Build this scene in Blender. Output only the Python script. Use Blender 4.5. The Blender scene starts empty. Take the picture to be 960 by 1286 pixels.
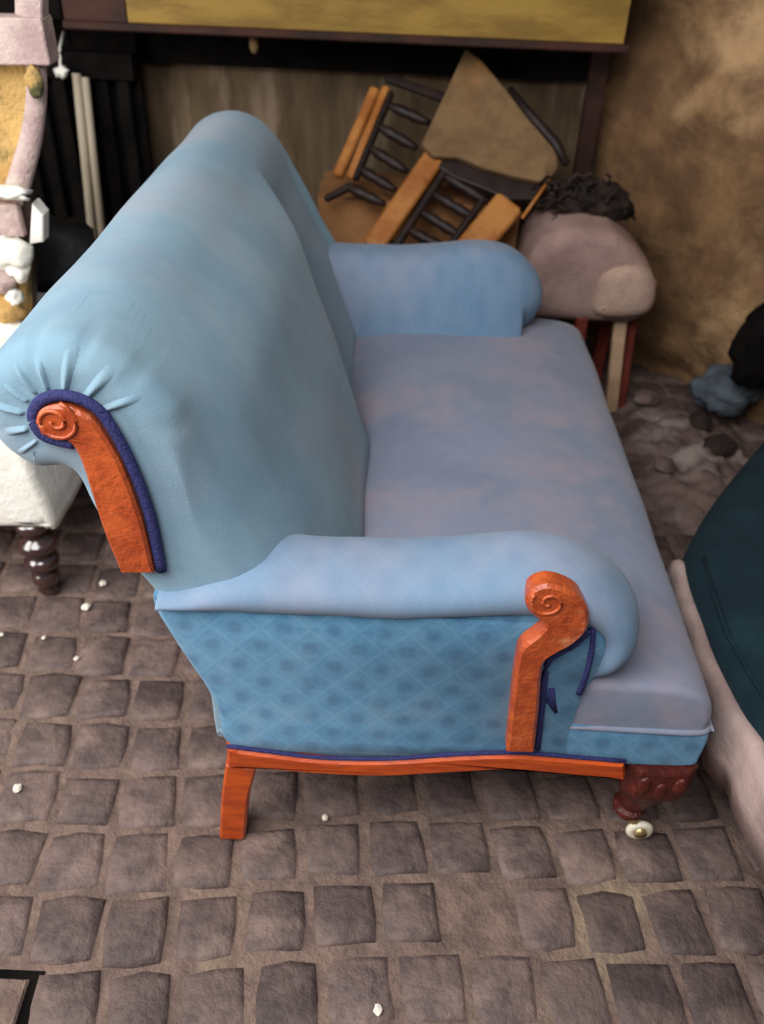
import bpy, bmesh, math, random
from mathutils import Vector, Matrix, noise
from mathutils.geometry import tessellate_polygon
C = bpy.context.scene.collection
SC = bpy.context.scene
PI = math.pi
rnd = random.Random(7)

# ---------------------------------------------------------------- camera
PITCH = math.radians(37.2); ROLL = math.radians(2.5); FPX = 1100.0
CAMP = Vector((0.262, -0.86, 1.36))
fw = Vector((0, math.cos(PITCH), -math.sin(PITCH)))
r0 = Vector((1, 0, 0)); u0 = r0.cross(fw)
RX = math.cos(ROLL) * r0 + math.sin(ROLL) * u0
UY = -math.sin(ROLL) * r0 + math.cos(ROLL) * u0
cd = bpy.data.cameras.new('camera'); cam = bpy.data.objects.new('camera', cd); C.objects.link(cam)
M = Matrix((RX, UY, -fw)).transposed().to_4x4(); M.translation = CAMP
cam.matrix_world = M
cd.sensor_fit = 'VERTICAL'; cd.sensor_height = 36.0; cd.lens = 36.0 * FPX / 1286
cd.clip_start = 0.02
cd.dof.use_dof = True; cd.dof.focus_distance = 1.15; cd.dof.aperture_fstop = 3.6
SC.camera = cam

# ---------------------------------------------------------------- world, lights, exposure
w = bpy.data.worlds.new('world'); SC.world = w; w.use_nodes = True
bg = w.node_tree.nodes['Background']
bg.inputs[0].default_value = (0.80, 0.84, 0.95, 1); bg.inputs[1].default_value = 0.17
def area(name, loc, target, sx, sy, power, col):
    l = bpy.data.lights.new(name, 'AREA'); l.shape = 'RECTANGLE'; l.size = sx; l.size_y = sy
    l.energy = power; l.color = col
    o = bpy.data.objects.new(name, l); C.objects.link(o); o.location = loc
    o.rotation_euler = (Vector(target) - Vector(loc)).to_track_quat('-Z', 'Y').to_euler()
    return o
area('doorway_daylight', (-0.45, -1.0, 2.45), (0.1, 0.45, 0.35), 1.7, 1.4, 74, (0.98, 0.99, 1.0))
area('side_opening', (-1.95, -0.55, 1.35), (-0.6, 0.6, 0.35), 1.1, 1.3, 46, (1.0, 0.98, 0.95))
SC.view_settings.view_transform = 'Standard'; SC.view_settings.look = 'None'
SC.view_settings.gamma = 1.0; SC.view_settings.exposure = 0.08
SC.view_settings.use_curve_mapping = False

# ---------------------------------------------------------------- helpers
def at(px, py, x=None, y=None, z=None):
    """a pixel of the photo lifted to the place on a real plane x=, y= or z="""
    d = fw + RX * (px - 480) / FPX - UY * (py - 643) / FPX
    if x is not None: t = (x - CAMP.x) / d.x
    elif y is not None: t = (y - CAMP.y) / d.y
    else: t = (z - CAMP.z) / d.z
    return CAMP + d * t
def lin(c):
    return tuple(((v / 255) / 12.92 if v / 255 <= .04045 else (((v / 255) + .055) / 1.055) ** 2.4) for v in c) + (1,)
def mat(name, c1, c2=None, scale=12, rough=.7, bump=0, bscale=60, detail=6, c3=None, s3=3, rand=0, metal=0, sheen=0,
        stretch=(1, 1, 1), spec=.3, pattern=None, lo=.35, hi=.65, t3=(.5, .7), coat=0):
    m = bpy.data.materials.new(name); m.use_nodes = True
    nt = m.node_tree; N = nt.nodes; L = nt.links
    b = N['Principled BSDF']
    b.inputs['Roughness'].default_value = rough; b.inputs['Metallic'].default_value = metal
    b.inputs['Specular IOR Level'].default_value = spec
    if sheen: b.inputs['Sheen Weight'].default_value = sheen; b.inputs['Sheen Roughness'].default_value = .5
    if coat: b.inputs['Coat Weight'].default_value = coat; b.inputs['Coat Roughness'].default_value = .2
    tc = N.new('ShaderNodeTexCoord'); mp = N.new('ShaderNodeMapping'); mp.inputs['Scale'].default_value = stretch
    L.new(tc.outputs['Object'], mp.inputs['Vector'])
    vec = mp.outputs['Vector']
    if rand:
        oi = N.new('ShaderNodeObjectInfo'); ad = N.new('ShaderNodeVectorMath'); ad.operation = 'ADD'
        mu = N.new('ShaderNodeMath'); mu.operation = 'MULTIPLY'; mu.inputs[1].default_value = 57
        L.new(oi.outputs['Random'], mu.inputs[0]); L.new(vec, ad.inputs[0]); L.new(mu.outputs[0], ad.inputs[1]); vec = ad.outputs[0]
    def noise_(s, d=6.0, r=.6):
        n = N.new('ShaderNodeTexNoise'); n.inputs['Scale'].default_value = s; n.inputs['Detail'].default_value = d
        n.inputs['Roughness'].default_value = r; L.new(vec, n.inputs['Vector']); return n
    def mixc(fac, a, bb):
        x = N.new('ShaderNodeMix'); x.data_type = 'RGBA'
        L.new(fac, x.inputs[0])
        if isinstance(a, tuple): x.inputs[6].default_value = a
        else: L.new(a, x.inputs[6])
        if isinstance(bb, tuple): x.inputs[7].default_value = bb
        else: L.new(bb, x.inputs[7])
        return x.outputs[2]
    def ramp(v, a, c):
        r = N.new('ShaderNodeMapRange'); r.interpolation_type = 'SMOOTHSTEP'
        r.inputs['From Min'].default_value = a; r.inputs['From Max'].default_value = c
        L.new(v, r.inputs['Value']); return r.outputs['Result']
    if c2 is None: c2 = c1
    col = mixc(ramp(noise_(scale, detail).outputs['Fac'], lo, hi), lin(c1), lin(c2))
    if c3: col = mixc(ramp(noise_(s3, 5, .6).outputs['Fac'], *t3), col, lin(c3))
    if pattern:                      # woven staggered diamond motif; pattern = (axis u, axis v, strength)
        sp = N.new('ShaderNodeSeparateXYZ'); L.new(tc.outputs['Object'], sp.inputs[0])
        def mth(op, p, q):
            k = N.new('ShaderNodeMath'); k.operation = op
            for i_, w_ in enumerate((p, q)):
                if w_ is None: continue
                if isinstance(w_, (int, float)): k.inputs[i_].default_value = w_
                else: L.new(w_, k.inputs[i_])
            return k.outputs[0]
        X_ = mth('MULTIPLY', sp.outputs[pattern[0]], PI / .034); Z_ = mth('MULTIPLY', sp.outputs[pattern[1]], PI / .036)
        cu = mth('COSINE', mth('ADD', X_, Z_), None); cv = mth('COSINE', mth('SUBTRACT', X_, Z_), None)
        f = ramp(mth('ADD', cu, cv), .3, 1.9)
        g = ramp(mth('MINIMUM', cu, cv), -.90, -.985)       # thin diagonal lattice between the motifs
        ms = N.new('ShaderNodeMath'); ms.operation = 'MULTIPLY'; ms.inputs[1].default_value = pattern[2]; L.new(f, ms.inputs[0])
        nn = noise_(60, 3)
        mm = N.new('ShaderNodeMath'); mm.operation = 'MULTIPLY'; L.new(ms.outputs[0], mm.inputs[0])
        L.new(ramp(nn.outputs['Fac'], .1, .55), mm.inputs[1])
        col = mixc(mm.outputs[0], col, lin(pattern[3]))
        mg = N.new('ShaderNodeMath'); mg.operation = 'MULTIPLY'; mg.inputs[1].default_value = pattern[2] * .25; L.new(g, mg.inputs[0])
        col = mixc(mg.outputs[0], col, lin(pattern[4]))
    if rand:
        hs = N.new('ShaderNodeHueSaturation'); L.new(col, hs.inputs['Color'])
        mr = N.new('ShaderNodeMapRange'); mr.inputs['To Min'].default_value = 1 - rand; mr.inputs['To Max'].default_value = 1 + rand
        L.new(oi.outputs['Random'], mr.inputs['Value']); L.new(mr.outputs['Result'], hs.inputs['Value']); col = hs.outputs['Color']
    L.new(col, b.inputs['Base Color'])
    if bump:
        bn = noise_(bscale, 4); bp = N.new('ShaderNodeBump'); bp.inputs['Strength'].default_value = bump
        bp.inputs['Distance'].default_value = .01
        L.new(bn.outputs['Fac'], bp.inputs['Height']); L.new(bp.outputs['Normal'], b.inputs['Normal'])
    return m
def tag(o, label=None, cat=None, group=None, kind=None):
    if label: o['label'] = label
    if cat: o['category'] = cat
    if group: o['group'] = group
    if kind: o['kind'] = kind
    return o
def empty(name, loc, label, cat, group=None, rz=0):
    o = bpy.data.objects.new(name, None); C.objects.link(o); o.location = loc; o.rotation_euler.z = rz
    o.empty_display_size = .05
    return tag(o, label, cat, group)
def link(name, me, m, parent=None, smooth=True, sub=0, world=True):
    o = bpy.data.objects.new(name, me); C.objects.link(o)
    if m and not me.materials: me.materials.append(m)
    if parent:
        o.parent = parent
        if world:                    # vertices were given in world space
            mw = Matrix.Translation(parent.location) @ parent.rotation_euler.to_matrix().to_4x4() if parent.parent is None else None
            if mw is None:
                pp = parent.parent
                mw = Matrix.Translation(pp.location) @ pp.rotation_euler.to_matrix().to_4x4() @ parent.matrix_parent_inverse @ parent.matrix_basis
            o.matrix_parent_inverse = mw.inverted()
    if smooth:
        for p in me.polygons: p.use_smooth = True
    if sub:
        s = o.modifiers.new('sub', 'SUBSURF'); s.levels = sub; s.render_levels = sub
    return o
def mesh(name, v, f):
    me = bpy.data.meshes.new(name); me.from_pydata([tuple(x) for x in v], [], f); me.update()
    bm = bmesh.new(); bm.from_mesh(me); bmesh.ops.recalc_face_normals(bm, faces=bm.faces); bm.to_mesh(me); bm.free()
    return me
def catmull(pts, n, closed=False):
    out = []; P = [Vector(p) for p in pts]; k = len(P); segs = k if closed else k - 1
    for i in range(segs):
        a = P[(i - 1) % k] if closed or i > 0 else P[0]; b = P[i]; c = P[(i + 1) % k]
        d = P[(i + 2) % k] if closed or i + 2 < k else P[-1]
        for j in range(n):
            t = j / n
            out.append(.5 * ((2 * b) + (c - a) * t + (2 * a - 5 * b + 4 * c - d) * t * t + (3 * b - a - 3 * c + d) * t ** 3))
    if not closed: out.append(P[-1])
    return out
def cap(P, base):
    P3 = [Vector((p[0], p[1], 0)) for p in P]
    return [tuple(base + i for i in t) for t in tessellate_polygon([P3])]
def inset_dirs(pts):
    k = len(pts); A = sum(pts[i][0] * pts[(i + 1) % k][1] - pts[(i + 1) % k][0] * pts[i][1] for i in range(k))
    s = 1 if A > 0 else -1; out = []
    for i in range(k):
        t = (Vector(pts[(i + 1) % k]) - Vector(pts[i - 1])).normalized()
        out.append(Vector((-t.y, t.x)) * s)
    return out
def pillow(name, prof, y0, y1, r, fn=None, ny=24, n=3, nr=5, axis='y', closed_smooth=True):
    """side outline prof [(x,z)] run from y0 to y1 with rounded ends of radius r; fn(Vector, s) may move a point"""
    P = catmull([Vector(p) for p in prof], n, True) if closed_smooth else [Vector(p) for p in prof]
    D = inset_dirs(P); K = len(P); rings = []
    for i in range(nr + 1):
        a = PI / 2 * i / nr; rings.append((y0 + r * (1 - math.sin(a)), r * (1 - math.cos(a)))) if False else rings.append((y0 + r * (1 - math.cos(a)), r * (1 - math.sin(a))))
    for i in range(1, ny): rings.append((y0 + r + (y1 - y0 - 2 * r) * i / ny, 0))
    for i in range(nr + 1):
        a = PI / 2 * (nr - i) / nr; rings.append((y1 - r * (1 - math.cos(a)), r * (1 - math.sin(a))))
    v = []; f = []
    for (y, ins) in rings:
        for p, d in zip(P, D):
            q = p + d * ins; q3 = Vector((q.x, y, q.y))
            if fn: q3 = fn(q3)
            v.append(q3)
    for i in range(len(rings) - 1):
        for j in range(K):
            f.append((i * K + j, i * K + (j + 1) % K, (i + 1) * K + (j + 1) % K, (i + 1) * K + j))
    e0 = (len(rings) - 1) * K
    f += cap([(q.x, q.z) for q in v[:K]], 0) + cap([(q.x, q.z) for q in v[e0:]], e0)
    return mesh(name, v, f)
def slab(name, prof, y0, y1, bev=.003, smooth_n=0, axis='y'):
    """outline (a,b) extruded along an axis with bevelled rims"""
    P = catmull([Vector(p) for p in prof], smooth_n, True) if smooth_n else [Vector(p) for p in prof]
    D = inset_dirs(P); K = len(P); v = []; f = []
    sg = 1 if y1 > y0 else -1
    for (y, ins) in ((y0, bev), (y0 + bev * sg, 0), (y1 - bev * sg, 0), (y1, bev)):
        for p, d in zip(P, D):
            q = p + d * ins
            v.append(Vector((q.x, y, q.y)) if axis == 'y' else (Vector((y, q.x, q.y)) if axis == 'x' else Vector((q.x, q.y, y))))
    for i in range(3):
        for j in range(K): f.append((i * K + j, i * K + (j + 1) % K, (i + 1) * K + (j + 1) % K, (i + 1) * K + j))
    f += cap(P, 0) + cap(P, 3 * K)
    return mesh(name, v, f)
def box(name, a, b, bev=.004):
    return slab(name, [(a[0], a[2]), (b[0], a[2]), (b[0], b[2]), (a[0], b[2])], a[1], b[1], bev)
def tube(name, pts, rad, n=10, flat=None, closed=False, up=Vector((0, 0, 1))):
    """sweep; rad = number, list, or list of (r_side, r_up)"""
    P = [Vector(p) for p in pts]; K = len(P); v = []; f = []
    for i, p in enumerate(P):
        t = ((P[(i + 1) % K] if (closed or i < K - 1) else P[i]) - (P[i - 1] if (closed or i > 0) else P[i])).normalized()
        s = t.cross(up)
        if s.length < 1e-3: s = t.cross(Vector((0, 1, 0)))
        s.normalize(); u = s.cross(t)
        r = rad[i] if isinstance(rad, (list, tuple)) else rad
        ra, rb = r if isinstance(r, (list, tuple)) else (r, r)
        for j in range(n):
            a = 2 * PI * j / n
            ca, sa = math.cos(a), math.sin(a)
            if flat: ca = math.copysign(abs(ca) ** flat, ca); sa = math.copysign(abs(sa) ** flat, sa)
            v.append(p + s * ra * ca + u * rb * sa)
    m_ = K if closed else K - 1
    for i in range(m_):
        for j in range(n):
            i2 = (i + 1) % K
            f.append((i * n + j, i * n + (j + 1) % n, i2 * n + (j + 1) % n, i2 * n + j))
    if not closed: f.append(tuple(range(n))); f.append(tuple((K - 1) * n + j for j in range(n)))
    return mesh(name, v, f)
def bar(name, a, b, wx, wz, bev=.003, up=Vector((0, 0, 1))):
    """squared bar from a to b with bevelled edges"""
    a = Vector(a); b = Vector(b); t = (b - a).normalized(); s = t.cross(up)
    if s.length < 1e-3: s = t.cross(Vector((0, 1, 0)))
    s.normalize(); u = s.cross(t)
    sec = [(wx - bev, wz), (wx, wz - bev), (wx, -wz + bev), (wx - bev, -wz), (-wx + bev, -wz), (-wx, -wz + bev), (-wx, wz - bev), (-wx + bev, wz)]
    v = []; f = []
    for (p, k) in ((a, 1 - bev / max(wx, wz)), (a + t * bev, 1), (b - t * bev, 1), (b, 1 - bev / max(wx, wz))):
        for (x, z) in sec: v.append(p + s * x * k + u * z * k)
    for i in range(3):
        for j in range(8): f.append((i * 8 + j, i * 8 + (j + 1) % 8, (i + 1) * 8 + (j + 1) % 8, (i + 1) * 8 + j))
    f.append(tuple(range(8))); f.append(tuple(24 + j for j in range(8)))
    return mesh(name, v, f)
def lathe(name, prof, c, n=24):
    v = []; f = []; K = len(prof)
    for (r, z) in prof:
        for j in range(n):
            a = 2 * PI * j / n; v.append((c[0] + r * math.cos(a), c[1] + r * math.sin(a), c[2] + z))
    for i in range(K - 1):
        for j in range(n): f.append((i * n + j, i * n + (j + 1) % n, (i + 1) * n + (j + 1) % n, (i + 1) * n + j))
    f.append(tuple(range(n))); f.append(tuple((K - 1) * n + j for j in range(n)))
    return mesh(name, v, f)
def lump(name, c, r, seed=0, amp=.25, fr=2.5, sub=3, squash=None):
    bm = bmesh.new(); bmesh.ops.create_icosphere(bm, subdivisions=sub, radius=1)
    for v in bm.verts:
        n = noise.fractal(v.co * fr + Vector((seed * 3.1, seed, 0)), 1, 2, 3)
        v.co *= 1 + amp * n
        if squash: v.co = Vector([math.copysign(abs(q) ** squash, q) for q in v.co])
        v.co = Vector((v.co.x * r[0], v.co.y * r[1], v.co.z * r[2])) + Vector(c)
    me = bpy.data.meshes.new(name); bm.to_mesh(me); bm.free(); return me
def sheet(name, P00, P10, P11, P01, nu, nv, fn=None, thick=0):
    P00, P10, P11, P01 = map(Vector, (P00, P10, P11, P01)); v = []; f = []
    nrm = (P10 - P00).cross(P01 - P00).normalized()
    for j in range(nv + 1):
        for i in range(nu + 1):
            s, t = i / nu, j / nv
            p = (P00 * (1 - s) + P10 * s) * (1 - t) + (P01 * (1 - s) + P11 * s) * t
            if fn: p = fn(p, s, t, nrm)
            v.append(p)
    for j in range(nv):
        for i in range(nu): a = j * (nu + 1) + i; f.append((a, a + 1, a + nu + 2, a + nu + 1))
    return mesh(name, v, f)

# ---------------------------------------------------------------- materials
BL_M = (62, 100, 132); BL_L = (130, 178, 204)
fab_side = mat('blue_damask_side', (80, 130, 162), (94, 142, 174), 40, .85, .18, 500, c3=(112, 146, 170), s3=8, t3=(.5, .75), sheen=.15, spec=.1, pattern=('X', 'Z', .55, BL_M, BL_L))
fab_back = mat('blue_damask_back', (130, 157, 170), (116, 145, 162), 5, .85, .18, 500, c3=(140, 150, 162), s3=3, t3=(.45, .7), sheen=.15, spec=.1, pattern=('Y', 'Z', .04, BL_M, BL_L))
fab_seat = mat('worn_blue_seat_cloth', (134, 138, 156), (122, 130, 148), 5, .88, .18, 500, c3=(146, 140, 152), s3=6, t3=(.45, .65), sheen=.15, spec=.1, pattern=('X', 'Y', .05, BL_M, BL_L))
fab_arm = mat('worn_blue_arm_cloth', (116, 140, 164), (100, 132, 160), 8, .85, .18, 500, c3=(132, 144, 164), s3=4, t3=(.45, .65), sheen=.15, spec=.1, pattern=('X', 'Y', .12, BL_M, (165, 195, 208)))
gimp_m = mat('navy_gimp', (38, 42, 88), (52, 52, 104), 200, .7, .5, 300)
wood_o = mat('orange_mahogany', (206, 84, 20), (176, 64, 18), 14, .35, .15, 90, stretch=(1, 1, 6), c3=(140, 52, 26), s3=30, t3=(.55, .75), spec=.5, coat=.3)
wood_s = mat('carved_mahogany', (190, 86, 38), (160, 64, 28), 30, .38, .3, 120, c3=(206, 128, 88), s3=22, t3=(.6, .8), spec=.5, coat=.3)
wood_r = mat('dark_red_mahogany', (92, 34, 24), (70, 26, 22), 25, .4, .5, 70, c3=(150, 92, 84), s3=40, t3=(.62, .8), spec=.4)
brass = mat('worn_brass', (214, 190, 140), (180, 150, 95), 30, .3, .2, 90, metal=.8)
china = mat('white_castor_wheel', (236, 228, 205), (200, 180, 150), 20, .25)
sett_m = mat('granite_sett', (80, 66, 63), (106, 88, 82), 16, .62, .7, 45, c3=(134, 112, 102), s3=9, t3=(.48, .78), rand=.2, spec=.3)
mortar = mat('sandy_mortar', (126, 104, 93), (102, 84, 76), 22, .9, .8, 70, c3=(144, 124, 102), s3=2.2, t3=(.58, .75))
plaster = mat('dirty_plaster', (104, 86, 64), (82, 66, 48), 5, .9, .6, 30, stretch=(2.5, 1, .5), c3=(132, 112, 92), s3=4, t3=(.5, .7))
plaster_y = mat('ochre_plaster', (138, 104, 70), (104, 76, 52), 7, .92, 1.0, 26, c3=(180, 144, 104), s3=3, t3=(.5, .7))
dust_m = mat('grey_dust', (120, 100, 92), (88, 70, 64), 12, .95, 1, 40, c3=(146, 130, 122), s3=9, t3=(.5, .7))
yel = mat('yellow_paint', (152, 120, 52), (124, 94, 40), 8, .6, .2, 40, stretch=(.6, 1, 2), c3=(120, 88, 40), s3=7, t3=(.6, .8))
brn = mat('brown_paint', (66, 36, 26), (46, 28, 22), 12, .7, .2, 40)
dark = mat('sooty_wood_and_shade', (9, 8, 7), (20, 16, 14), 12, .95, .3, 30, spec=.1)  # black wood; also colours the added shadow strip under the bench
darkt = mat('dark_tangle', (34, 26, 22), (58, 44, 38), 20, .9)
amber = mat('amber_varnish', (188, 126, 64), (160, 96, 44), 10, .45, .25, 60, stretch=(1, 1, 1), c3=(126, 72, 36), s3=18, t3=(.58, .75))
darkw = mat('dark_turned_wood', (46, 30, 24), (30, 20, 18), 20, .5)
tan = mat('brown_canvas', (130, 102, 70), (112, 86, 58), 16, .9, .3, 200, c3=(160, 112, 66), s3=2.5, t3=(.55, .75))
card = mat('brown_cardboard', (158, 112, 70), (138, 94, 58), 6, .9, .2, 60)
pink = mat('dusty_pink_velvet', (168, 138, 128), (140, 112, 106), 8, .95, .5, 120, c3=(196, 166, 140), s3=4, t3=(.5, .7))
stoolf = mat('paler_pink_velvet', (194, 164, 142), (170, 140, 126), 10, .95, .5, 120)
cream = mat('cream_wood', (206, 174, 140), (186, 150, 118), 12, .7)
mahog = mat('mahogany_leg', (124, 54, 42), (100, 42, 34), 14, .5)
teal = mat('dark_teal_cloth', (20, 44, 52), (17, 37, 46), 9, .95, .5, 260, c3=(28, 54, 62), s3=5, t3=(.5, .7))
lining = mat('off_white_lining', (176, 152, 144), (150, 126, 120), 8, .9, .4, 40)
white = mat('white_calico', (240, 236, 226), (226, 220, 206), 10, .9, .3, 60)
mauve = mat('mauve_webbing', (196, 174, 166), (168, 142, 138), 14, .9, .5, 120, c3=(214, 196, 180), s3=6, t3=(.5, .7))
hess = mat('yellow_hessian', (206, 168, 104), (176, 136, 80), 9, .95, .6, 120, c3=(88, 84, 54), s3=8, t3=(.5, .65))
turn_m = mat('polished_turned_leg', (66, 40, 34), (48, 28, 26), 20, .15, .1, 60, spec=.7, coat=.8)
black = mat('black_plastic', (26, 26, 28), (38, 38, 42), 8, .5, .4, 30)
pole_m = mat('pale_weathered_pole', (178, 164, 142), (146, 132, 112), 12, .7, .3, 60, stretch=(1, 1, .2))
rag_m = mat('grey_blue_rag', (96, 104, 112), (70, 78, 84), 12, .95, .8, 50)
chip_m = mat('white_chip', (236, 228, 210), (216, 206, 186), 30, .7)

# ---------------------------------------------------------------- floor of granite setts
def nz(x, y, s=1.0, o=0): return noise.noise(Vector((x * s + o, y * s - o, o * .7)))
fv = lambda p, s, t, n: p + Vector((0, 0, .003 * nz(p.x, p.y, 28) + .002 * nz(p.x, p.y, 9, 4)))
floor = link('floor', sheet('floor', (-2.4, -2.0, -.008), (2.6, -2.0, -.008), (2.6, 2.4, -.008), (-2.4, 2.4, -.008), 200, 180, fv), mortar)
tag(floor, kind='structure')
link('subfloor', sheet('subfloor', (-2.4, -2.0, -.07), (2.6, -2.0, -.07), (2.6, 2.4, -.07), (-2.4, 2.4, -.07), 2, 2), mortar, floor, False)
def sett_mesh(k):
    q = random.Random(100 + k); v = []
    hx, hy = .0505 + q.uniform(-.002, .002), .0545 + q.uniform(-.003, .002)
    base = []
    for (sx, sy) in ((-1, -1), (0, -1), (1, -1), (1, 0), (1, 1), (0, 1), (-1, 1), (-1, 0)):
        kk = .95 if sx and sy else 1.0
        base.append((sx * hx * kk + q.uniform(-.004, .004), sy * hy * kk + q.uniform(-.004, .004)))
    for (s, z) in ((1.0, -.04), (1.0, -.011), (.94, -.004), (.74, -.0005)):
        for (x, y) in base: v.append((x * s, y * s, z + q.uniform(-.0012, .0012)))
    v.append((0, 0, .0005)); f = []
    for i in range(3):
        for j in range(8): f.append((i * 8 + j, i * 8 + (j + 1) % 8, (i + 1) * 8 + (j + 1) % 8, (i + 1) * 8 + j))
    for j in range(8): f.append((24 + j, 24 + (j + 1) % 8, 32))
    me = mesh('sett', v, f); me.materials.append(sett_m)
    for p in me.polygons: p.use_smooth = True
    return me
SM = [sett_mesh(k) for k in range(14)]
spots = []
for i in range(-22, 24):
    for j in range(-16, 22):
        y = .02 + .058 + .1165 * j
        x = .045 + .054 + .108 * i - .175 * y
        y += .06 * (x - .0) + .012 * math.sin(i * .8)
        x += .010 * math.sin(j * 1.3)
        if not (-2.2 < x < 2.4 and -1.6 < y < 2.2): continue
        if x < -.18 and y < -.22 and x > -.95 and y > -.95: continue
        spots.append((x, y))
spots.sort(key=lambda p: (Vector((p[0], p[1], 0)) - Vector((.25, -.15, 0))).length)
rest = bmesh.new()
def visible(x, y):
    d = Vector((x, y, 0)) - CAMP; z = d.dot(fw)
    if z < .1: return False
    px = 480 + FPX * d.dot(RX) / z; py = 643 - FPX * d.dot(UY) / z
    return -60 < px < 1020 and 380 < py < 1360
cnt = 0
for (x, y) in spots:
    me = SM[rnd.randrange(14)]
    zz = rnd.uniform(-.004, .002)
    if abs(x - .42) < .05 and abs(y + .11) < .06: zz = -.0165
    T = Matrix.Translation((x, y, zz)) @ Matrix.Rotation(math.radians(5) + rnd.choice((0, PI)) + rnd.uniform(-.05, .05), 4, 'Z') @ Matrix.Rotation(rnd.uniform(-.03, .03), 4, 'X') @ Matrix.Diagonal((rnd.uniform(.93, 1.03), rnd.uniform(.93, 1.02), 1, 1))
    if cnt < 295 and visible(x, y):
        o = bpy.data.objects.new('sett', me); C.objects.link(o); o.parent = floor; o.matrix_basis = T; cnt += 1
    else:
        b2 = me.copy(); b2.transform(T); rest.from_mesh(b2); bpy.data.meshes.remove(b2)
me = bpy.data.meshes.new('outer_setts'); rest.to_mesh(me); rest.free()
for p in me.polygons: p.use_smooth = True
tag(link('outer_setts', me, sett_m, floor, False), kind='stuff')
# stone cover with a dark joint, front left
cov = empty('drain_cover', (-.57, -.59, 0), 'square stone drain cover with a dark sunken joint at the near left of the floor', 'drain cover')
link('cover_frame', slab('cover_frame', [(-.215, -.24), (-.205, -.95), (-.95, -.95), (-.95, -.24)], -.02, -.004, .002, axis='z'), dark, cov, False)
link('cover_slab', slab('cover_slab', [(-.232, -.256), (-.222, -.93), (-.93, -.93), (-.93, -.256)], -.012, .004, .004, axis='z'), mortar, cov, False)

# ---------------------------------------------------------------- walls
def rough(a, s): return lambda p, u, t, n: p + n * (a * noise.fractal(p * s, 1, 2, 4))
tag(link('wall_back', sheet('wall_back', (-2.4, 2.02, -.05), (.95, 2.02, -.05), (.95, 2.02, 2.6), (-2.4, 2.02, 2.6), 60, 60, rough(.012, 5)), plaster), kind='structure')
def wr(p, u, t, n):
    q = p + n * (.045 * noise.fractal(p * 4.5, 1, 2, 4))
    q += n * (-.03 * math.exp(-((p.z - .02) / .07) ** 2))
    return q
tag(link('wall_right', sheet('wall_right', (.86, 2.05, -.05), (2.5, .25, -.05), (2.5, .25, 2.6), (.86, 2.05, 2.6), 90, 90, wr), plaster_y), kind='structure')

# ---------------------------------------------------------------- SOFA
L = 1.24
sofa = empty('sofa', (.35, L / 2, 0), 'small pale blue damask two seat sofa with orange wooden scroll ends', 'sofa')
back_prof = [(.036, .238), (.02, .34), (-.012, .44), (-.045, .53), (-.080, .60), (-.108, .68), (-.125, .735), (-.168, .738), (-.203, .77), (-.215, .82),
             (-.198, .872), (-.15, .908), (-.09, .915), (-.035, .890), (.015, .832), (.06, .75), (.10, .66), (.145, .57), (.185, .48), (.205, .42), (.20, .32), (.15, .245)]
def ycrease(z):
    t = (z - .45) / .40; return .60 + .30 * max(0, t)
def sm(t):
    t = max(0, min(1, t)); return t * t * (3 - 2 * t)
def back_fn(p):
    if p.x > -.12 and p.z > .40:
        f = sm((p.x - (-.07 + (.85 - p.z) * .25)) / .08)
        yc = ycrease(p.z)
        k = 1 / (1 + math.exp((p.y - yc) / .007))
        fade = sm((.89 - p.z) / .14) * sm(p.y / .30)
        far = sm((L - p.y) / .06)
        off = (-.022 + .052 * k) * fade * f * far
        p = p + Vector((.9, 0, .35)) * off
    # soft middle swell, pleats around the scrolled end
    c = Vector((-.125, 0, .815)); d = Vector((p.x - c.x, 0, p.z - c.z))
    if p.y < .10 and p.z > .70 and d.length > .02:
        th = math.atan2(d.z, d.x); e = max(0, 1 - p.y / .085) * sm((d.z + .06) / .05)
        p = p - d.normalized() * (.007 * e * max(0, math.cos(11 * th + .6)) ** 6)
    if p.z < .86:
        p.x -= .040 * sm((p.x - .0) / .08) * max(0, 1 - p.y / .14) ** 2 * sm((.88 - p.z) / .1)
    p = p + Vector((0, 0, .004 * noise.noise(p * 6))) + Vector((.005 * noise.noise(p * 5 + Vector((9, 0, 0))), 0, 0))
    p.z += -.030 * max(0, p.y - .2) * max(0, min(1, (p.z - .6) / .2))
    return p
back = link('backrest', pillow('backrest', back_prof, 0.003, L - .003, .036, back_fn, 130, 7, 8), fab_back, sofa)

# wooden facings: outlines on the sofa's end plane
def pxprof(pts, y): return [(at(a, b, y=y).x, at(a, b, y=y).z) for a, b in pts]
bs = [(45, 530), (49, 517), (60, 510), (78, 508), (100, 516), (119, 529), (135, 552), (152, 582), (168, 622), (181, 662), (194, 719), (153, 719), (135, 677), (116, 620), (104, 582), (90, 557), (70, 552), (52, 545)]
bsp = pxprof(bs, -.008)
def mirror_y(me):
    m2 = me.copy()
    for v in m2.vertices: v.co.y = L - v.co.y
    m2.flip_normals(); return m2
def facing(name, prof, y0, y1, m, n, center, parent):
    me = slab(name, prof, y0, y1, .004, n)
    o = link(name, me, m, parent, True); e = o.modifiers.new('w', 'WEIGHTED_NORMAL')
    return o
def both(make_name, me, m, parent=sofa, smooth=True):
    link(make_name, me, m, parent, smooth); link(make_name, mirror_y(me), m, parent, smooth)
def spiral(c, r1, turns, y, th0=0, sgn=1, n=40):
    return [(c[0] + r1 * (1 - .85 * i / n) * math.cos(th0 + sgn * turns * 2 * PI * i / n), y, c[1] + r1 * (1 - .85 * i / n) * math.sin(th0 + sgn * turns * 2 * PI * i / n)) for i in range(n + 1)]
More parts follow.
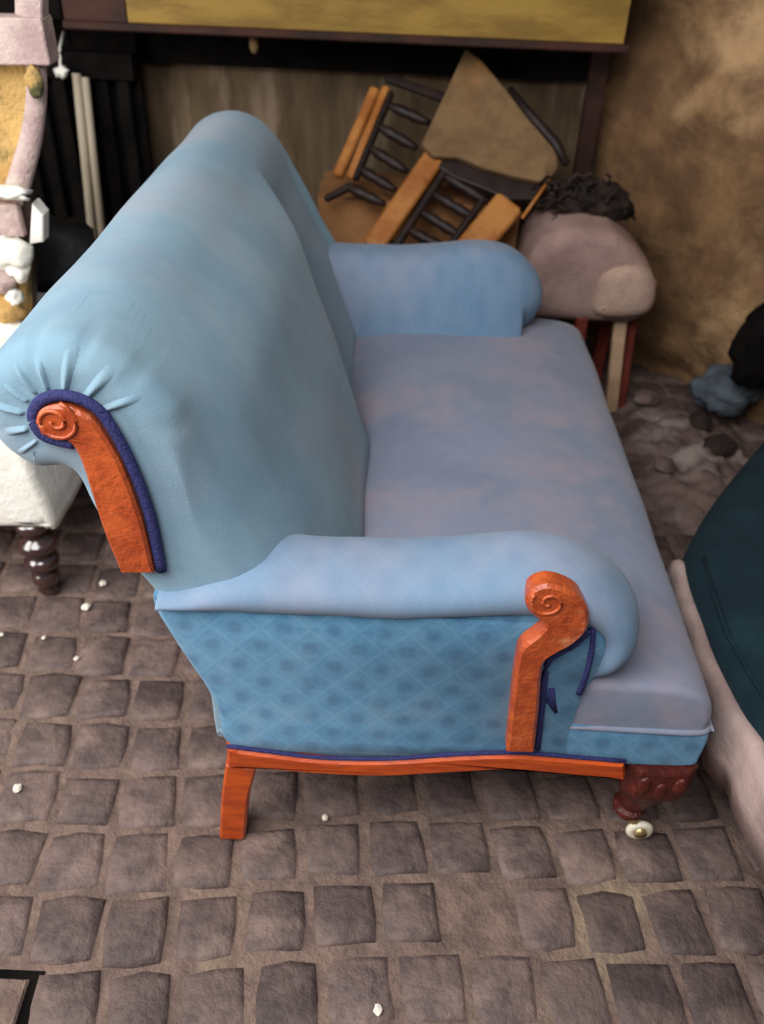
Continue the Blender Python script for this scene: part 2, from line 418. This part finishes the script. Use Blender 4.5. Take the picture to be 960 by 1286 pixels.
me = slab('back_facing', catmull([Vector(p) for p in bsp[:10]], 3) and [tuple(q) for q in catmull([Vector(p) for p in bsp[:11]], 3)] + [tuple(q) for q in catmull([Vector(p) for p in bsp[11:]], 3)], -.012, .012, .004)
bf = link('back_facing', me, wood_s, sofa, False); bf['label'] = 'orange carved scroll facing on the near end of the back'
cc = at(69, 530, y=-.012)
link('carved_volute', tube('carved_volute', spiral((cc.x, cc.z), .027, 1.7, -.0125, 1.2, -1), .0028, 6), wood_s, bf)
bf2 = link('back_facing', mirror_y(me), wood_s, sofa, False)
# navy gimp round the facing
g = catmull([Vector(p) for p in pxprof([(90, 562), (70, 558), (50, 550), (39, 532), (43, 514), (58, 503), (80, 501), (104, 508), (124, 522), (141, 546), (159, 580), (176, 620), (189, 662), (201, 722)], -.012)], 4)
gm = tube('gimp', [(p.x, -.004, p.y) for p in g], [(.0055, .0075)] * len(g), 8)
both('gimp', gm, gimp_m)

# gathered folds of cloth round the scroll on the near end
fc = at(76, 532, y=0)
from mathutils.bvhtree import BVHTree
bv = BVHTree.FromPolygons([v.co[:] for v in back.data.vertices], [tuple(p.vertices) for p in back.data.polygons])
vv = []; ff = []; idx = {}
NA, NR = 260, 22
for i in range(NA + 1):
    th = math.radians(5 + 225 * i / NA)
    ro = .088 + .030 * max(0, math.cos(th - .6)) + .006 * math.sin(7 * th)
    for j in range(NR + 1):
        t = j / NR; r = .040 + (ro - .040) * t
        x, z = fc.x + r * math.cos(th), fc.z + r * math.sin(th)
        h = bv.ray_cast(Vector((x, -.5, z)), Vector((0, 1, 0)))
        if h[0] is None: continue
        e = sm(t / .12) * sm((1 - t) / .75) * sm((i / NA) / .08) * sm((1 - i / NA) / .08)
        c = max(0, math.cos(15 * th + .9 * math.sin(3 * th))) ** 1.5
        idx[i, j] = len(vv); vv.append(Vector((x, h[0].y + .0010 + .006 * sm((t - .75) / .25) - .0064 * c * e, z)))
for i in range(NA):
    for j in range(NR):
        q_ = [(i, j), (i + 1, j), (i + 1, j + 1), (i, j + 1)]
        if all(k in idx for k in q_): ff.append(tuple(idx[k] for k in q_))
link('gathered_folds', mesh('gathered_folds', vv, ff), fab_back, back)
# arms: a pad that runs forward and curls down over the scroll
# cross-section (y, height): rolled over the outer face, falling inside down to the seat
ARM_SEC = [(0.0, .0), (-.012, .004), (-.020, .020), (-.018, .038), (-.004, .054), (.025, .064), (.060, .067), (.092, .060), (.116, .040), (.136, .008), (.156, -.040), (.172, -.09), (.180, -.14), (.10, -.15), (.02, -.02)]
ap = [(-.034, .536, .30), (.0, .535, .42), (.05, .535, .75), (.10, .535, .92), (.2, .534, .92), (.3, .536, .95), (.4, .545, 1.0), (.46, .552, 1.02), (.51, .549, 1.0), (.548, .534, .9), (.573, .508, .85), (.576, .478, .75), (.562, .450, .7), (.535, .43, .6)]
def arm_mesh():
    P = catmull([Vector(q) for q in ap], 4); S = catmull([Vector(q) for q in ARM_SEC], 3, True)
    v = []; f = []; n = len(S); K = len(P)
    for i, p in enumerate(P):
        a = P[min(i + 1, K - 1)]; b = P[max(i - 1, 0)]
        t = Vector((a.x - b.x, 0, a.y - b.y)).normalized(); u = Vector((-t.z, 0, t.x))
        for q in S:
            h = q.y * p.z if q.y > 0 else q.y
            e = max(0, (i - K * .80) / (K * .20))
            if q.y <= 0:
                w_ = Vector((p.x, q.x, p.y)) + Vector((-.25 * e * (-q.y) - .02 * e * e, 0, 1)) * 0 + Vector((e * q.y * .75, 0, q.y * (1 - .25 * e)))
            else:
                w_ = Vector((p.x, q.x + .012 * e * (1 if q.x < .06 else -2), p.y)) + u * h
            w_ += u * .003 * noise.noise(w_ * 12); w_.y += .034 * e * e * (q.x < .09)
            v.append(w_)
    for i in range(K - 1):
        for j in range(n): f.append((i * n + j, i * n + (j + 1) % n, (i + 1) * n + (j + 1) % n, (i + 1) * n + j))
    f.append(tuple(range(n))); f.append(tuple((K - 1) * n + j for j in range(n)))
    return mesh('arm_pad', v, f)
am = arm_mesh()
both('arm_pad', am, fab_arm)
# flat side panels under the arm pads
sp_prof = [(.038, .232), (.022, .34), (-.015, .44), (-.043, .53), (-.02, .555), (.1, .56), (.3, .56), (.45, .575), (.53, .56), (.580, .52), (.590, .46), (.575, .40), (.568, .30), (.56, .236), (.4, .226), (.28, .215), (.15, .223)]
side = slab('side_panel', [tuple(q) for q in catmull([Vector(p) for p in sp_prof], 3, True)], -.006, .10, .014)
both('side_panel', side, fab_side)
# scroll post facing of the arm
ps = [(660, 755), (667, 770), (684, 783), (675, 796), (656, 811), (649, 830), (643, 875), (636, 943), (671, 944), (677, 890), (682, 837), (697, 822), (720, 809), (737, 792), (740, 770), (731, 752), (712, 739), (688, 733), (668, 740)]
pp = [Vector(p) for p in pxprof(ps, -.026)]
pp = [tuple(q) for q in catmull(pp[8:] + pp[:8], 3)]
me = slab('arm_facing', pp, -.030, .004, .005)
af = link('arm_facing', me, wood_s, sofa, False); af['label'] = 'orange wooden scroll post on the near arm'
m2 = mirror_y(me)
for v_ in m2.vertices: v_.co.z *= .93; v_.co.y -= .02
link('arm_facing', m2, wood_s, sofa, False)
cc = at(690, 757, y=-.03)
link('carved_volute', tube('carved_volute', spiral((cc.x, cc.z), .024, 1.4, -.0305, 2.6, 1), .0026, 6), wood_s, af)
g = catmull([Vector(p) for p in pxprof([(676, 946), (682, 890), (688, 840), (702, 826), (722, 815), (742, 796)], -.018)], 4)
both('gimp', tube('gimp', [(p.x, -.010, p.y) for p in g], [(.004, .005)] * len(g), 8), gimp_m)
g = catmull([Vector(p) for p in pxprof([(742, 790), (740, 815), (733, 845), (724, 868)], -.012)], 4)
both('loose_gimp_end', tube('loose_gimp_end', [(p.x + .004, -.010 - .002 * i / 4, p.y) for i, p in enumerate(g)], [(.004, .003 + .0035 * i / len(g)) for i in range(len(g))], 8), gimp_m)
g = pxprof([(694, 868), (693, 885), (699, 898)], -.012)
both('loose_gimp_tuft', tube('loose_gimp_tuft', [(p[0], -.006, p[1]) for p in g], [(.004, .004), (.005, .007), (.003, .003)], 8), gimp_m)

# seat: full width in front of the arms, crowned top, hard front border
def seat_fn(p):
    if p.z > .36:
        cx = max(0, 1 - ((p.x - .46) / .36) ** 2); cy = max(0, 1 - ((p.y - L / 2) / (L / 2)) ** 4)
        p.z += .030 * cx * cy - .006 * (p.y > .15) * math.exp(-((p.y - .55) / .2) ** 2) * cx
    p.z += .003 * noise.noise(p * 7); p.x += .003 * noise.noise(p * 6 + Vector((4, 4, 4)))
    return p
seat_prof = [(.12, .31), (.12, .40), (.16, .412), (.3, .418), (.5, .418), (.65, .414), (.715, .405), (.750, .385), (.764, .355), (.764, .33), (.752, .302), (.6, .300), (.3, .300)]
seat = link('seat_cushion', pillow('seat_cushion', seat_prof, -.002, L + .002, .013, seat_fn, 40, 4, 5), fab_seat, sofa)
link('seat_core', box('seat_core', (.08, .03, .24), (.745, L - .03, .35), .01), fab_side, sofa)
fb_prof = [(.50, .236), (.50, .326), (.6, .328), (.70, .328), (.752, .326), (.769, .312), (.768, .262), (.76, .240), (.7, .236), (.6, .236)]
link('front_border', pillow('front_border', fb_prof, -.004, L + .004, .008, None, 30, 3, 4), fab_side, sofa)
wp = [(.55, .0), (.68, -.003), (.75, -.002), (.768, .012), (.771, .06)]
wp = wp + [(.771, L / 2)] + [(x, L - y) for x, y in wp[::-1]]
link('seat_welt', tube('seat_welt', [(q.x, q.y, .3205) for q in catmull([Vector(q) for q in wp], 4)], .0050, 8), fab_seat, sofa)
# wooden rails with a shallow serpentine lower edge
def rail(name, y0, y1):
    top = [(285, 941), (340, 948), (400, 955), (480, 957), (560, 952), (640, 949), (700, 953), (785, 960)]
    bot = [(786, 979), (700, 972), (640, 967), (560, 971), (480, 975), (400, 972), (340, 967), (285, 963)]
    a = catmull([Vector(p) for p in pxprof(top, -.014)], 3); b = catmull([Vector(p) for p in pxprof(bot, -.014)], 3)
    return slab(name, [tuple(q) for q in a + b], y0, y1, .005)
rm = rail('side_rail', -.016, .03)
both('side_rail', rm, wood_o, smooth=False)
link('navy_piping', tube('navy_piping', [(q.x, -.011, q.y + .0065) for q in catmull([Vector(p) for p in pxprof([(285, 941), (340, 948), (400, 955), (480, 957), (560, 952), (640, 949), (700, 953), (785, 960)], -.012)], 3)], .0035, 6), gimp_m, sofa)
link('front_rail', box('front_rail', (.735, .02, .205), (.765, L - .02, .238)), wood_r, sofa, False)
link('rear_rail', box('rear_rail', (.03, .02, .19), (.06, L - .02, .235)), wood_o, sofa, False)
# rear legs: splayed, tapered and square
def rear_leg():
    a = [at(283, 962, y=-.012), at(322, 967, y=-.012)]; b = [at(305, 1033, y=-.012), at(273, 1035, y=-.012)]
    mid = [at(314, 1002, y=-.012)]
    return slab('leg', [(a[0].x, a[0].z), (a[1].x, a[1].z), (mid[0].x - .002, mid[0].z), (b[0].x, max(b[0].z, 0) * 0), (b[1].x, 0), (at(278, 1000, y=-.012).x, at(278, 1000, y=-.012).z)], -.012, .03, .004)
both('leg', rear_leg(), wood_o, smooth=False)
# front legs: square carved block, knee, ball and castor
def front_leg(c):
    ms = []
    v = []; f = []; n = 16
    levels = [(.238, .056, 4, .0), (.232, .058, 4, 0), (.18, .058, 4, 0), (.165, .055, 4, 0), (.15, .047, 3, 0), (.125, .037, 2.2, -.002), (.10, .028, 2, -.006), (.082, .022, 2, -.01), (.078, .028, 2, -.012), (.068, .028, 2, -.012), (.064, .018, 2, -.012), (.05, .016, 2, -.012)]
    for (z, r, e, dx) in levels:
        for j in range(n):
            a = 2 * PI * (j + .5) / n; ca, sa = math.cos(a), math.sin(a)
            k = (abs(ca) ** e + abs(sa) ** e) ** (-1 / e)
            rr = r * k * (1 + (.05 * math.cos(8 * a) if .09 < z < .18 else 0))
            v.append((c[0] + rr * ca + dx, c[1] + rr * sa, z))
    K = len(levels)
    for i in range(K - 1):
        for j in range(n): f.append((i * n + j, i * n + (j + 1) % n, (i + 1) * n + (j + 1) % n, (i + 1) * n + j))
    f.append(tuple(range(n))); f.append(tuple((K - 1) * n + j for j in range(n)))
    return mesh('leg', v, f)
for sgn, yy in ((1, .040), (-1, L - .040)):
    lg = link('leg', front_leg((.718, yy)), wood_r, sofa, False); lg['label'] = 'dark red carved front leg'
    # carved leaves on the block's outer faces
    for k in range(3):
        lf = lump('carved_leaf', (.690 + .028 * k, yy - sgn * .056, .205 - .012 * (k == 1)), (.012, .006, .022), k, .1, 2, 2)
        link('carved_leaf', lf, wood_r, lg)
    link('castor_fork', tube('castor_fork', [(.716, yy, .055), (.716, yy - .004, .045), (.726, yy - .012, .035), (.738, yy - .014, .022)], [.014, .013, .008, .005], 10), brass, lg)
    bm_ = tube('castor_wheel', [(.731 + .016 * math.cos(a), yy - .014, .0225 + .016 * math.sin(a)) for a in [2 * PI * i / 20 for i in range(20)]], [(.008, .0065)] * 20, 10, closed=True, up=Vector((0, 1, 0)))
    link('castor_wheel', bm_, china, lg)
    link('castor_hub', tube('castor_hub', [(.731, yy - .024, .0225), (.731, yy - .004, .0225)], .011, 12), brass, lg)

# ---------------------------------------------------------------- white stripped armchair at the left
ch = empty('stripped_armchair', (-.70, .80, 0), 'white stripped armchair with torn stuffing and a dark turned leg behind the sofa', 'armchair')
sb = link('seat_base', pillow('seat_base', [(-1.25, .205), (-1.25, .45), (-.9, .47), (-.50, .465), (-.445, .44), (-.425, .33), (-.415, .215), (-.5, .205)], .545, 1.15, .02, lambda p: p + Vector((.004 * noise.noise(p * 9), .006 * noise.noise(p * 8), .004 * noise.noise(p * 7))), 12, 3, 3), white, ch)
def turned(c, h=.205):
    pr = [(.012, 0), (.020, .003), (.024, .012), (.016, .022), (.027, .032), (.032, .046), (.027, .060), (.018, .066), (.020, .072), (.036, .082), (.038, .094), (.030, .104), (.022, .110), (.024, .120), (.040, .130), (.042, .142), (.036, .152), (.022, .158), (.020, .168), (.030, .176), (.036, .19), (.036, h)]
    return lathe('leg', pr, c, 24)
for (x, y) in ((-.478, .585), (-1.15, .585), (-.478, 1.1), (-1.15, 1.1)):
    link('leg', turned((x, y, 0)), turn_m, ch)
Yb = 1.0
def P_(px, py, y=Yb): return tuple(at(px, py, y=y))
link('top_rail', bar('top_rail', (at(-190, 46, y=Yb)), (at(64, 50, y=Yb)), .03, .040), mauve, ch, False)
link('top_block', bar('top_block', at(40, 22, y=Yb), at(40, -40, y=Yb), .02, .025), mauve, ch, False)
st = link('stile', tube('stile', catmull([Vector(P_(46, 80)), Vector(P_(46, 120)), Vector(P_(40, 170)), Vector(P_(28, 215)), Vector(P_(18, 250))], 4), [(.018 + .008 * i / 16, .016) for i in range(17)], 8, .6, up=Vector((0, 1, 0))), mauve, ch)
link('torn_wadding', lump('torn_wadding', P_(43, 103, Yb - .03), (.017, .010, .030), 3, .3, 2), hess, ch)
link('hessian_panel', sheet('hessian_panel', P_(-160, 245, Yb + .03), P_(24, 245, Yb + .03), P_(44, 78, Yb + .03), P_(-160, 78, Yb + .03), 30, 30, lambda p, s, t, n: p + Vector((0, .02 * noise.noise(p * 9), 0))), hess, ch)
link('torn_wadding', lump('torn_wadding', P_(8, 242, Yb - .04), (.05, .018, .014), 5, .5, 2), white, ch)
link('lower_rail', bar('lower_rail', P_(-150, 272), P_(32, 272), .03, .035), mauve, ch, False)
link('calico_strip', slab('calico_strip', [(P_(43, 300)[0], P_(43, 300)[2]), (P_(60, 298)[0], P_(60, 298)[2]), (P_(60, 265)[0], P_(60, 265)[2]), (P_(46, 250)[0], P_(46, 250)[2])], Yb - .03, Yb + .01, .003), white, ch, False)
link('outer_stile', bar('outer_stile', P_(36, 240), P_(40, 440), .012, .012), darkw, ch, False)
for (px, py, r, m, s) in ((12, 318, (.050, .03, .034), white, 1), (22, 338, (.026, .02, .03), white, 2), (2, 352, (.03, .03, .03), mauve, 3), (8, 388, (.040, .03, .030), hess, 4), (14, 420, (.045, .03, .035), white, 5), (0, 455, (.045, .03, .03), white, 6), (18, 372, (.018, .02, .02), white, 7)):
    link('torn_wadding', lump('torn_wadding', P_(px, py, Yb - .08), r, s, .35, 1.8, 3), m, ch)
link('arm_frame', slab('arm_frame', [(-1.1, .45), (-.56, .45), (-.53, .60), (-.56, .66), (-1.1, .66)], .93, .99, .01), hess, ch, False)

# ---------------------------------------------------------------- dark clutter at back left
pn = empty('slatted_panel', (-.78, 1.92, 0), 'sooty black slatted panel standing against the back wall', 'panel')
link('frame_rail', box('frame_rail', (-.94, 1.86, .80), (-.50, 1.905, .87)), dark, pn, False)
link('frame_rail', box('frame_rail', (-.94, 1.86, .0), (-.50, 1.905, .10)), dark, pn, False)
link('backing_board', box('backing_board', (-.94, 1.91, .02), (-.495, 1.935, .94)), dark, pn, False)
for k in range(7):
    x = -.93 + k * .062
    link('slat', box('slat', (x, 1.875, .08), (x + .036, 1.905, .82)), dark, pn, False)
bnd = link('black_bundle', lump('black_bundle', at(62, 330, y=1.25), (.14, .10, .12), 3, .25, 1.8), black)
tag(bnd, 'rounded black plastic bundle between the white armchair and the sofa', 'bag')
for v in bnd.data.vertices: v.co.z = v.co.z
bx = link('dark_trunk', box('dark_trunk', (-.82, 1.18, 0), (-.36, 1.60, at(62, 330, y=1.25).z - .115), .01), dark, None, False)
tag(bx, 'plain dark wooden trunk under the black bundle behind the sofa', 'trunk')
for i, (a, b, lab) in enumerate((((96, 92), (117, 305), 'left pale pole of the two leaning by the black slatted panel'), ((107, 97), (129, 305), 'right pale pole of the two leaning by the black slatted panel'))):
    A = at(*a, y=1.83); B = at(*b, y=1.76); Dn = B + (B - A) * (B.z / (A.z - B.z))
    o = link('pole', tube('pole', [A, B, Dn], .0125 if i == 0 else .011, 12), pole_m); tag(o, lab, 'pole', 'pale poles leaning at the back left')
hk = link('white_rag', lump('white_rag', at(77, 90, y=1.82), (.018, .012, .016), 2, .5, 2), white); tag(hk, 'small white rag hooked at the top of the black slatted panel', 'rag')
link('rag_string', tube('rag_string', [at(76, 88, y=1.845), at(75, 60, y=1.87), at(80, 40, y=1.895)], .004, 6), white, hk)

# ---------------------------------------------------------------- yellow bench across the back wall
wb = empty('workbench', (.18, 1.85, 0), 'yellow painted bench with brown edge across the back wall', 'workbench')
yb = 1.70
zb = .5 * (at(160, 34, y=yb).z + at(780, 52, y=yb).z)
link('apron', box('apron', (at(160, 20, y=yb).x, yb, zb + .0), (at(786, 40, y=yb).x, yb + .03, zb + .135)), yel, wb, False)
link('edge_moulding', box('edge_moulding', (-.62, yb - .012, zb - .018), (at(786, 50, y=yb).x + .01, yb + .02, zb + .002), .004), brn, wb, False)
link('end_panel', box('end_panel', (-1.0, yb + .004, zb), (-.625, yb + .028, zb + .135)), dark, wb, False)
link('brown_panel', box('brown_panel', (-.62, yb + .002, zb), (at(160, 20, y=yb).x - .002, yb + .03, zb + .135)), brn, wb, False)
link('bench_top', box('bench_top', (-1.0, yb - .03, zb + .136), (.88, 2.0, zb + .17)), brn, wb, False)
link('bench_shade_strip', box('shade_strip', (-.98, 1.955, at(300, 84, y=1.955).z), (.82, 1.995, zb + .0)), dark, wb, False)  # dark strip added on the wall to stand for the bench's cast shadow
lx = at(748, 130, y=1.9).x
for (x, y, mm_) in ((lx, 1.93, brn), (-.97, 1.74, dark)):
    link('leg', bar('leg', (x, y, 0), (x, y, zb + .13), .026, .018), mm_, wb, False)
kn = at(318, 62, y=yb + .03)
link('peg', lathe('peg', [(.006, .03), (.008, .02), (.012, .01), (.013, -.005), (.008, -.018), (.003, -.022)], (kn.x, kn.y + .02, zb - .045), 14), tan, wb)

# ---------------------------------------------------------------- cardboard box and upturned chair frame behind the far arm
bz = at(430, 250, y=1.66).z
cb = empty('cardboard_box', (.33, 1.8, 0), 'brown cardboard box on the floor behind the far arm of the sofa', 'box')
link('body', box('body', (.04, 1.66, 0), (.62, 1.93, bz), .004), card, cb, False)
link('flap', sheet('flap', (.04, 1.665, bz + .002), (.62, 1.665, bz + .002), (.62, 1.79, bz + .01), (.04, 1.79, bz + .01), 4, 2), card, cb, False)
def yp(py): return 1.50 + (305 - py) / 200 * .33
def Q(px, py, dy=0): return at(px, py, y=yp(py) + dy)
cf = empty('chair_frame', tuple(Q(540, 240)), 'upturned chair frame with amber rails, dark spindles and a brown canvas seat', 'chair')
def plank(name, a, b, w, d, m):
    A = Q(*a); B = Q(*b); return link(name, bar(name, A, B, w, d, .006, up=Vector((0, -1, .9))), m, cf, False)
plank('rail', (472, 112), (424, 222), .014, .016, amber); plank('rail', (486, 110), (440, 224), .012, .013, amber)
plank('rail', (548, 196), (468, 312), .030, .020, amber)
plank('rail', (640, 256), (588, 318), .042, .020, amber)
plank('dark_rail', (492, 116), (446, 226), .010, .014, darkw); plank('dark_rail', (566, 205), (492, 318), .011, .016, darkw)
plank('dark_rail', (606, 252), (566, 308), .010, .014, darkw)
plank('crossbar', (484, 97), (562, 125), .012, .012, darkw); plank('crossbar', (408, 251), (446, 232), .010, .010, darkw)
for (a, b) in (((492, 134), (534, 152)), ((478, 160), (518, 183)), ((468, 188), (506, 212)), ((452, 212), (492, 236)), ((440, 236), (478, 254)),
               ((560, 222), (606, 250)), ((548, 246), (592, 272)), ((532, 268), (574, 294)), ((516, 290), (558, 312))):
    A = Q(*a); B = Q(*b); n = 8; A, B = A.lerp(B, -.15), B.lerp(A, -.15)
    link('spindle', tube('spindle', [A.lerp(B, i / n) for i in range(n + 1)], [.009, .011, .015, .017, .013, .017, .015, .011, .009], 8), darkw, cf)
sp = [(586, 60), (530, 180), (545, 196), (578, 198), (612, 212), (650, 222), (680, 228), (703, 203), (697, 185), (668, 152), (640, 116), (606, 76)]
def seatpanel(dy, name, m, pts, bev=.006, th=.03):
    v = [Q(*p, dy) for p in pts]; K = len(v); nrm = Vector((.15, -.8, .6)).normalized()
    vv = v + [p - nrm * th for p in v]
    f = [tuple(range(K)), tuple(K + i for i in range(K))] + [(i, (i + 1) % K, K + (i + 1) % K, K + i) for i in range(K)]
    o = link(name, mesh(name, vv, f), m, cf, False)
    b = o.modifiers.new('bev', 'BEVEL'); b.width = bev; b.segments = 2; return o
seatpanel(-.05, 'canvas_seat', tan, sp)
seatpanel(-.02, 'dark_seat_rail', darkw, [(545, 190), (575, 200), (612, 214), (650, 224), (682, 230), (672, 250), (640, 250), (605, 236), (570, 222), (548, 208)], .004, .04)
link('seat_side', tube('seat_side', [Q(640, 112, -.05), Q(668, 146, -.05), Q(698, 180, -.05), Q(712, 206, -.05)], [.010, .013, .015, .010], 8), darkw, cf)
link('brace', tube('brace', [Q(690, 226, -.05), Q(656, 274, -.03)], .005, 8), amber, cf)
link('seat_corner', lump('seat_corner', Q(694, 208, -.065), (.016, .010, .030), 2, .2, 2, 2), tan, cf)
link('foot_rest', bar('foot_rest', (Q(490, 305).x, 1.50, 0), (Q(490, 305).x, 1.50, .50), .016, .016), darkw, cf, False)

# ---------------------------------------------------------------- dusty pink stool at the far right
ps_ = empty('upholstered_stool', (.83, 1.58, 0), 'dusty pink upholstered stool with cream and mahogany legs beyond the sofa', 'stool')
def pk(p):
    p = p.copy(); k = p.x - .84
    p.z += -.03 * max(0, (p.z - .45) / .15) + .010 * noise.noise(p * 8) - .35 * max(0, k) ** 1.0 * (p.z > .45) - .0
    return p
link('pad', pillow('pad', [(.64, .33), (.63, .45), (.66, .56), (.74, .605), (.84, .60), (.93, .565), (.985, .50), (.995, .40), (.96, .325), (.88, .31), (.75, .31)], 1.43, 1.74, .05, pk, 10, 4, 5), pink, ps_)
link('pad_border', pillow('pad_border', [(.825, .345), (.815, .40), (.83, .46), (.89, .49), (.955, .475), (.985, .42), (.978, .36), (.90, .335)], 1.405, 1.52, .035, lambda p: p + Vector((0, 0, .008 * noise.noise(p * 14))), 6, 3, 4), stoolf, ps_)
link('leg', bar('leg', at(781, 388, y=1.50), (at(768, 512, y=1.50).x, 1.50, 0), .013, .018), cream, ps_, False)['label'] = 'cream front leg'
link('leg', bar('leg', at(797, 390, y=1.525), (at(779, 512, y=1.525).x, 1.525, 0), .010, .012), mahog, ps_, False)
link('leg', bar('leg', (.80, 1.46, .33), (.815, 1.46, .0), .026, .016), mahog, ps_, False)
link('leg', bar('leg', (.70, 1.68, .34), (.70, 1.68, 0), .018, .018), mahog, ps_, False)
link('leg', bar('leg', (.93, 1.68, .34), (.93, 1.68, 0), .018, .018), mahog, ps_, False)
# dark tangle on top of the stool
q = random.Random(5); bm = bmesh.new()
ctr = at(742, 245, y=1.60)
for k in range(150):
    a = q.uniform(0, 2 * PI); rr = q.uniform(0, 1)
    c = ctr + Vector((-.015 + .135 * rr * math.cos(a), .05 * rr * math.sin(a), q.uniform(-.06, .045) * (1 - .3 * rr) - .25 * max(0, rr * math.cos(a) * .1)))
    d = Vector((q.uniform(-1, 1), q.uniform(-.5, .5), q.uniform(-.8, .6))).normalized() * q.uniform(.02, .05)
    pts = [c + d * (i / 5) + Vector((q.uniform(-.008, .008), q.uniform(-.008, .008), q.uniform(-.008, .008))) for i in range(6)]
    t = tube('t', catmull(pts, 2), q.uniform(.002, .006), 5); bm.from_mesh(t); bpy.data.meshes.remove(t)
lm = lump('l', ctr + Vector((0, .02, -.02)), (.10, .06, .055), 9, .6, 3, 3); bm.from_mesh(lm); bpy.data.meshes.remove(lm)
me = bpy.data.meshes.new('tangled_stuffing'); bm.to_mesh(me); bm.free()
tag(link('tangled_stuffing', me, darkt), 'dark tangle of old stuffing heaped on the pink stool', 'stuffing', kind='stuff')

# ---------------------------------------------------------------- dusty heap, stones and rag by the right wall
def heap(p, s, t, n):
    e = (math.sin(PI * s) * math.sin(PI * t)) ** .6
    p.z = -.02 + .07 * e + .035 * e * noise.fractal(p * 11, 1, 2, 4) + .01 * e * noise.noise(p * 40)
    return p
tag(link('dust_heap', sheet('dust_heap', (.80, .88, 0), (1.45, .88, 0), (1.33, 1.44, 0), (1.0, 1.72, 0), 70, 80, heap), dust_m), 'grey heap of dust and rubble between the sofa and ochre wall', 'rubble', kind='stuff')
for i, (px, py, r, lab) in enumerate(((905, 560, (.05, .04, .03), 'dark flat stone on the dust heap nearest the teal chair'), (880, 530, (.035, .04, .03), 'dark stone on the dust heap just below the grey rag'),
                                  (812, 500, (.04, .03, .022), 'dusty stone at the foot of the ochre wall beside the cream leg'), (835, 585, (.03, .03, .02), 'small dusty stone in the middle of the dust heap'))):
    p = at(px, py, z=.055)
    tag(link('stone', lump('stone', p, r, i + 20, .25, 1.6, 2), darkt if i < 2 else dust_m, None, False), lab, 'stone', 'stones on the dust heap')
rg = lump('grey_rag', at(912, 490, z=.11), (.095, .07, .07), 31, .30, 1.8, 4)
tag(link('grey_rag', rg, rag_m), 'crumpled grey blue rag against the foot of the ochre wall', 'rag')
sk = link('black_sack', lump('black_sack', at(975, 436, y=1.36), (.11, .09, .13), 41, .3, 1.6, 4), dark)
tag(sk, 'slumped black sack at the foot of the ochre wall, right edge', 'sack')
# ---------------------------------------------------------------- dark teal low chair with white lining, right edge
tc_ = empty('teal_armchair', (1.15, .35, 0), 'dark teal upholstered low chair with a white cloth lining beside the sofa', 'armchair')
ZT = .33
edge = [at(a, b, z=ZT) for a, b in ((1180, 1350), (1060, 1120), (978, 945), (937, 885), (905, 825), (880, 760), (862, 705), (866, 672), (900, 618), (960, 545), (1040, 455))]
edge = [Vector((p.x, p.y)) for p in edge]
E_ = catmull(edge, 5)
far = Vector((2.0, .35))
def ringed(levels, name, E_=E_):
    v = []; f = []; K = len(E_)
    D = []
    for i in range(K):
        t = (E_[min(i + 1, K - 1)] - E_[max(i - 1, 0)]).normalized(); D.append(Vector((t.y, -t.x)))
    # make D point inwards (towards +x)
    for i in range(K):
        if D[i].dot(far - E_[i]) < 0: D[i] = -D[i]
    for (ins, z, wv) in levels:
        for i, p in enumerate(E_):
            q = p + D[i] * (ins + wv * .006 * math.sin(i * 1.1) )
            if ins > .2: q = p.lerp(far, ins)
            v.append((q.x, q.y, z + (.006 * noise.noise(Vector((q.x * 6, q.y * 6, 0))) if wv == 0 else 0)))
    for a in range(len(levels) - 1):
        for i in range(K - 1): f.append((a * K + i, a * K + i + 1, (a + 1) * K + i + 1, (a + 1) * K + i))
    return mesh(name, v, f)
o = link('cushion', ringed([(.03, ZT - .09, 0), (.012, ZT - .08, 0), (.003, ZT - .045, 0), (.006, ZT - .015, 0), (.03, ZT + .008, 0), (.08, ZT + .022, 0), (.16, ZT + .035, 0), (.4, ZT + .06, 0), (.7, ZT + .07, 0), (1.0, ZT + .07, 0)], 'cushion'), teal, tc_)
link('seam', tube('seam', [(at(a, b, z=ZT + .012)) for a, b in ((884, 700), (896, 745), (916, 800), (944, 850), (994, 925))], .0035, 6), teal, tc_)
def lining_lv():
    return ringed([(.02, ZT - .03, 0), (-.004, ZT - .022, .5), (-.015, ZT - .028, .6), (-.020, ZT - .05, .8), (-.022, ZT - .10, 1), (-.010, ZT - .17, 1)], 'lining', E_[:33])
lo = link('lining', lining_lv(), lining, tc_); s = lo.modifiers.new('s', 'SOLIDIFY'); s.thickness = .004
link('base_frame', ringed([(.06, ZT - .08, 0), (.08, .16, 0), (.10, .155, 0), (1.0, .155, 0)], 'base_frame'), dark, tc_, False)
for (x, y) in ((1.02, .52), (1.06, .05), (1.5, .75), (1.5, -.0)):
    link('leg', lathe('leg', [(.012, 0), (.016, .01), (.022, .08), (.026, .17)], (x, y, 0), 14), darkw, tc_)

# ---------------------------------------------------------------- white chips on the setts
for i, (px, py, r, lab) in enumerate(((55, 801, .0045, 'white chip on the setts, left of the sofa, larger of the close pair'), (2, 797, .0045, 'white chip at the far left edge of the setts'), (96, 827, .005, 'white chip on the setts below the turned leg'),
                       (475, 1268, .007, 'white chip on the setts nearest the camera'), (408, 1027, .0055, 'pale crumb on the setts in front of the side rail'), (129, 733, .008, 'pale crumb on the setts beside the turned leg'),
                       (108, 762, .009, 'flat pale crumb on the setts just below the turned leg'), (22, 990, .008, 'pale yellowish crumb on the setts at the left edge'))):
    p = at(px, py, z=.004)
    tag(link('crumb', lump('crumb', (p.x, p.y, .005), (r, r * 1.2, r * .6), i + 50, .4, 2, 2), chip_m, None, False), lab, 'crumb', 'pale crumbs on the setts')
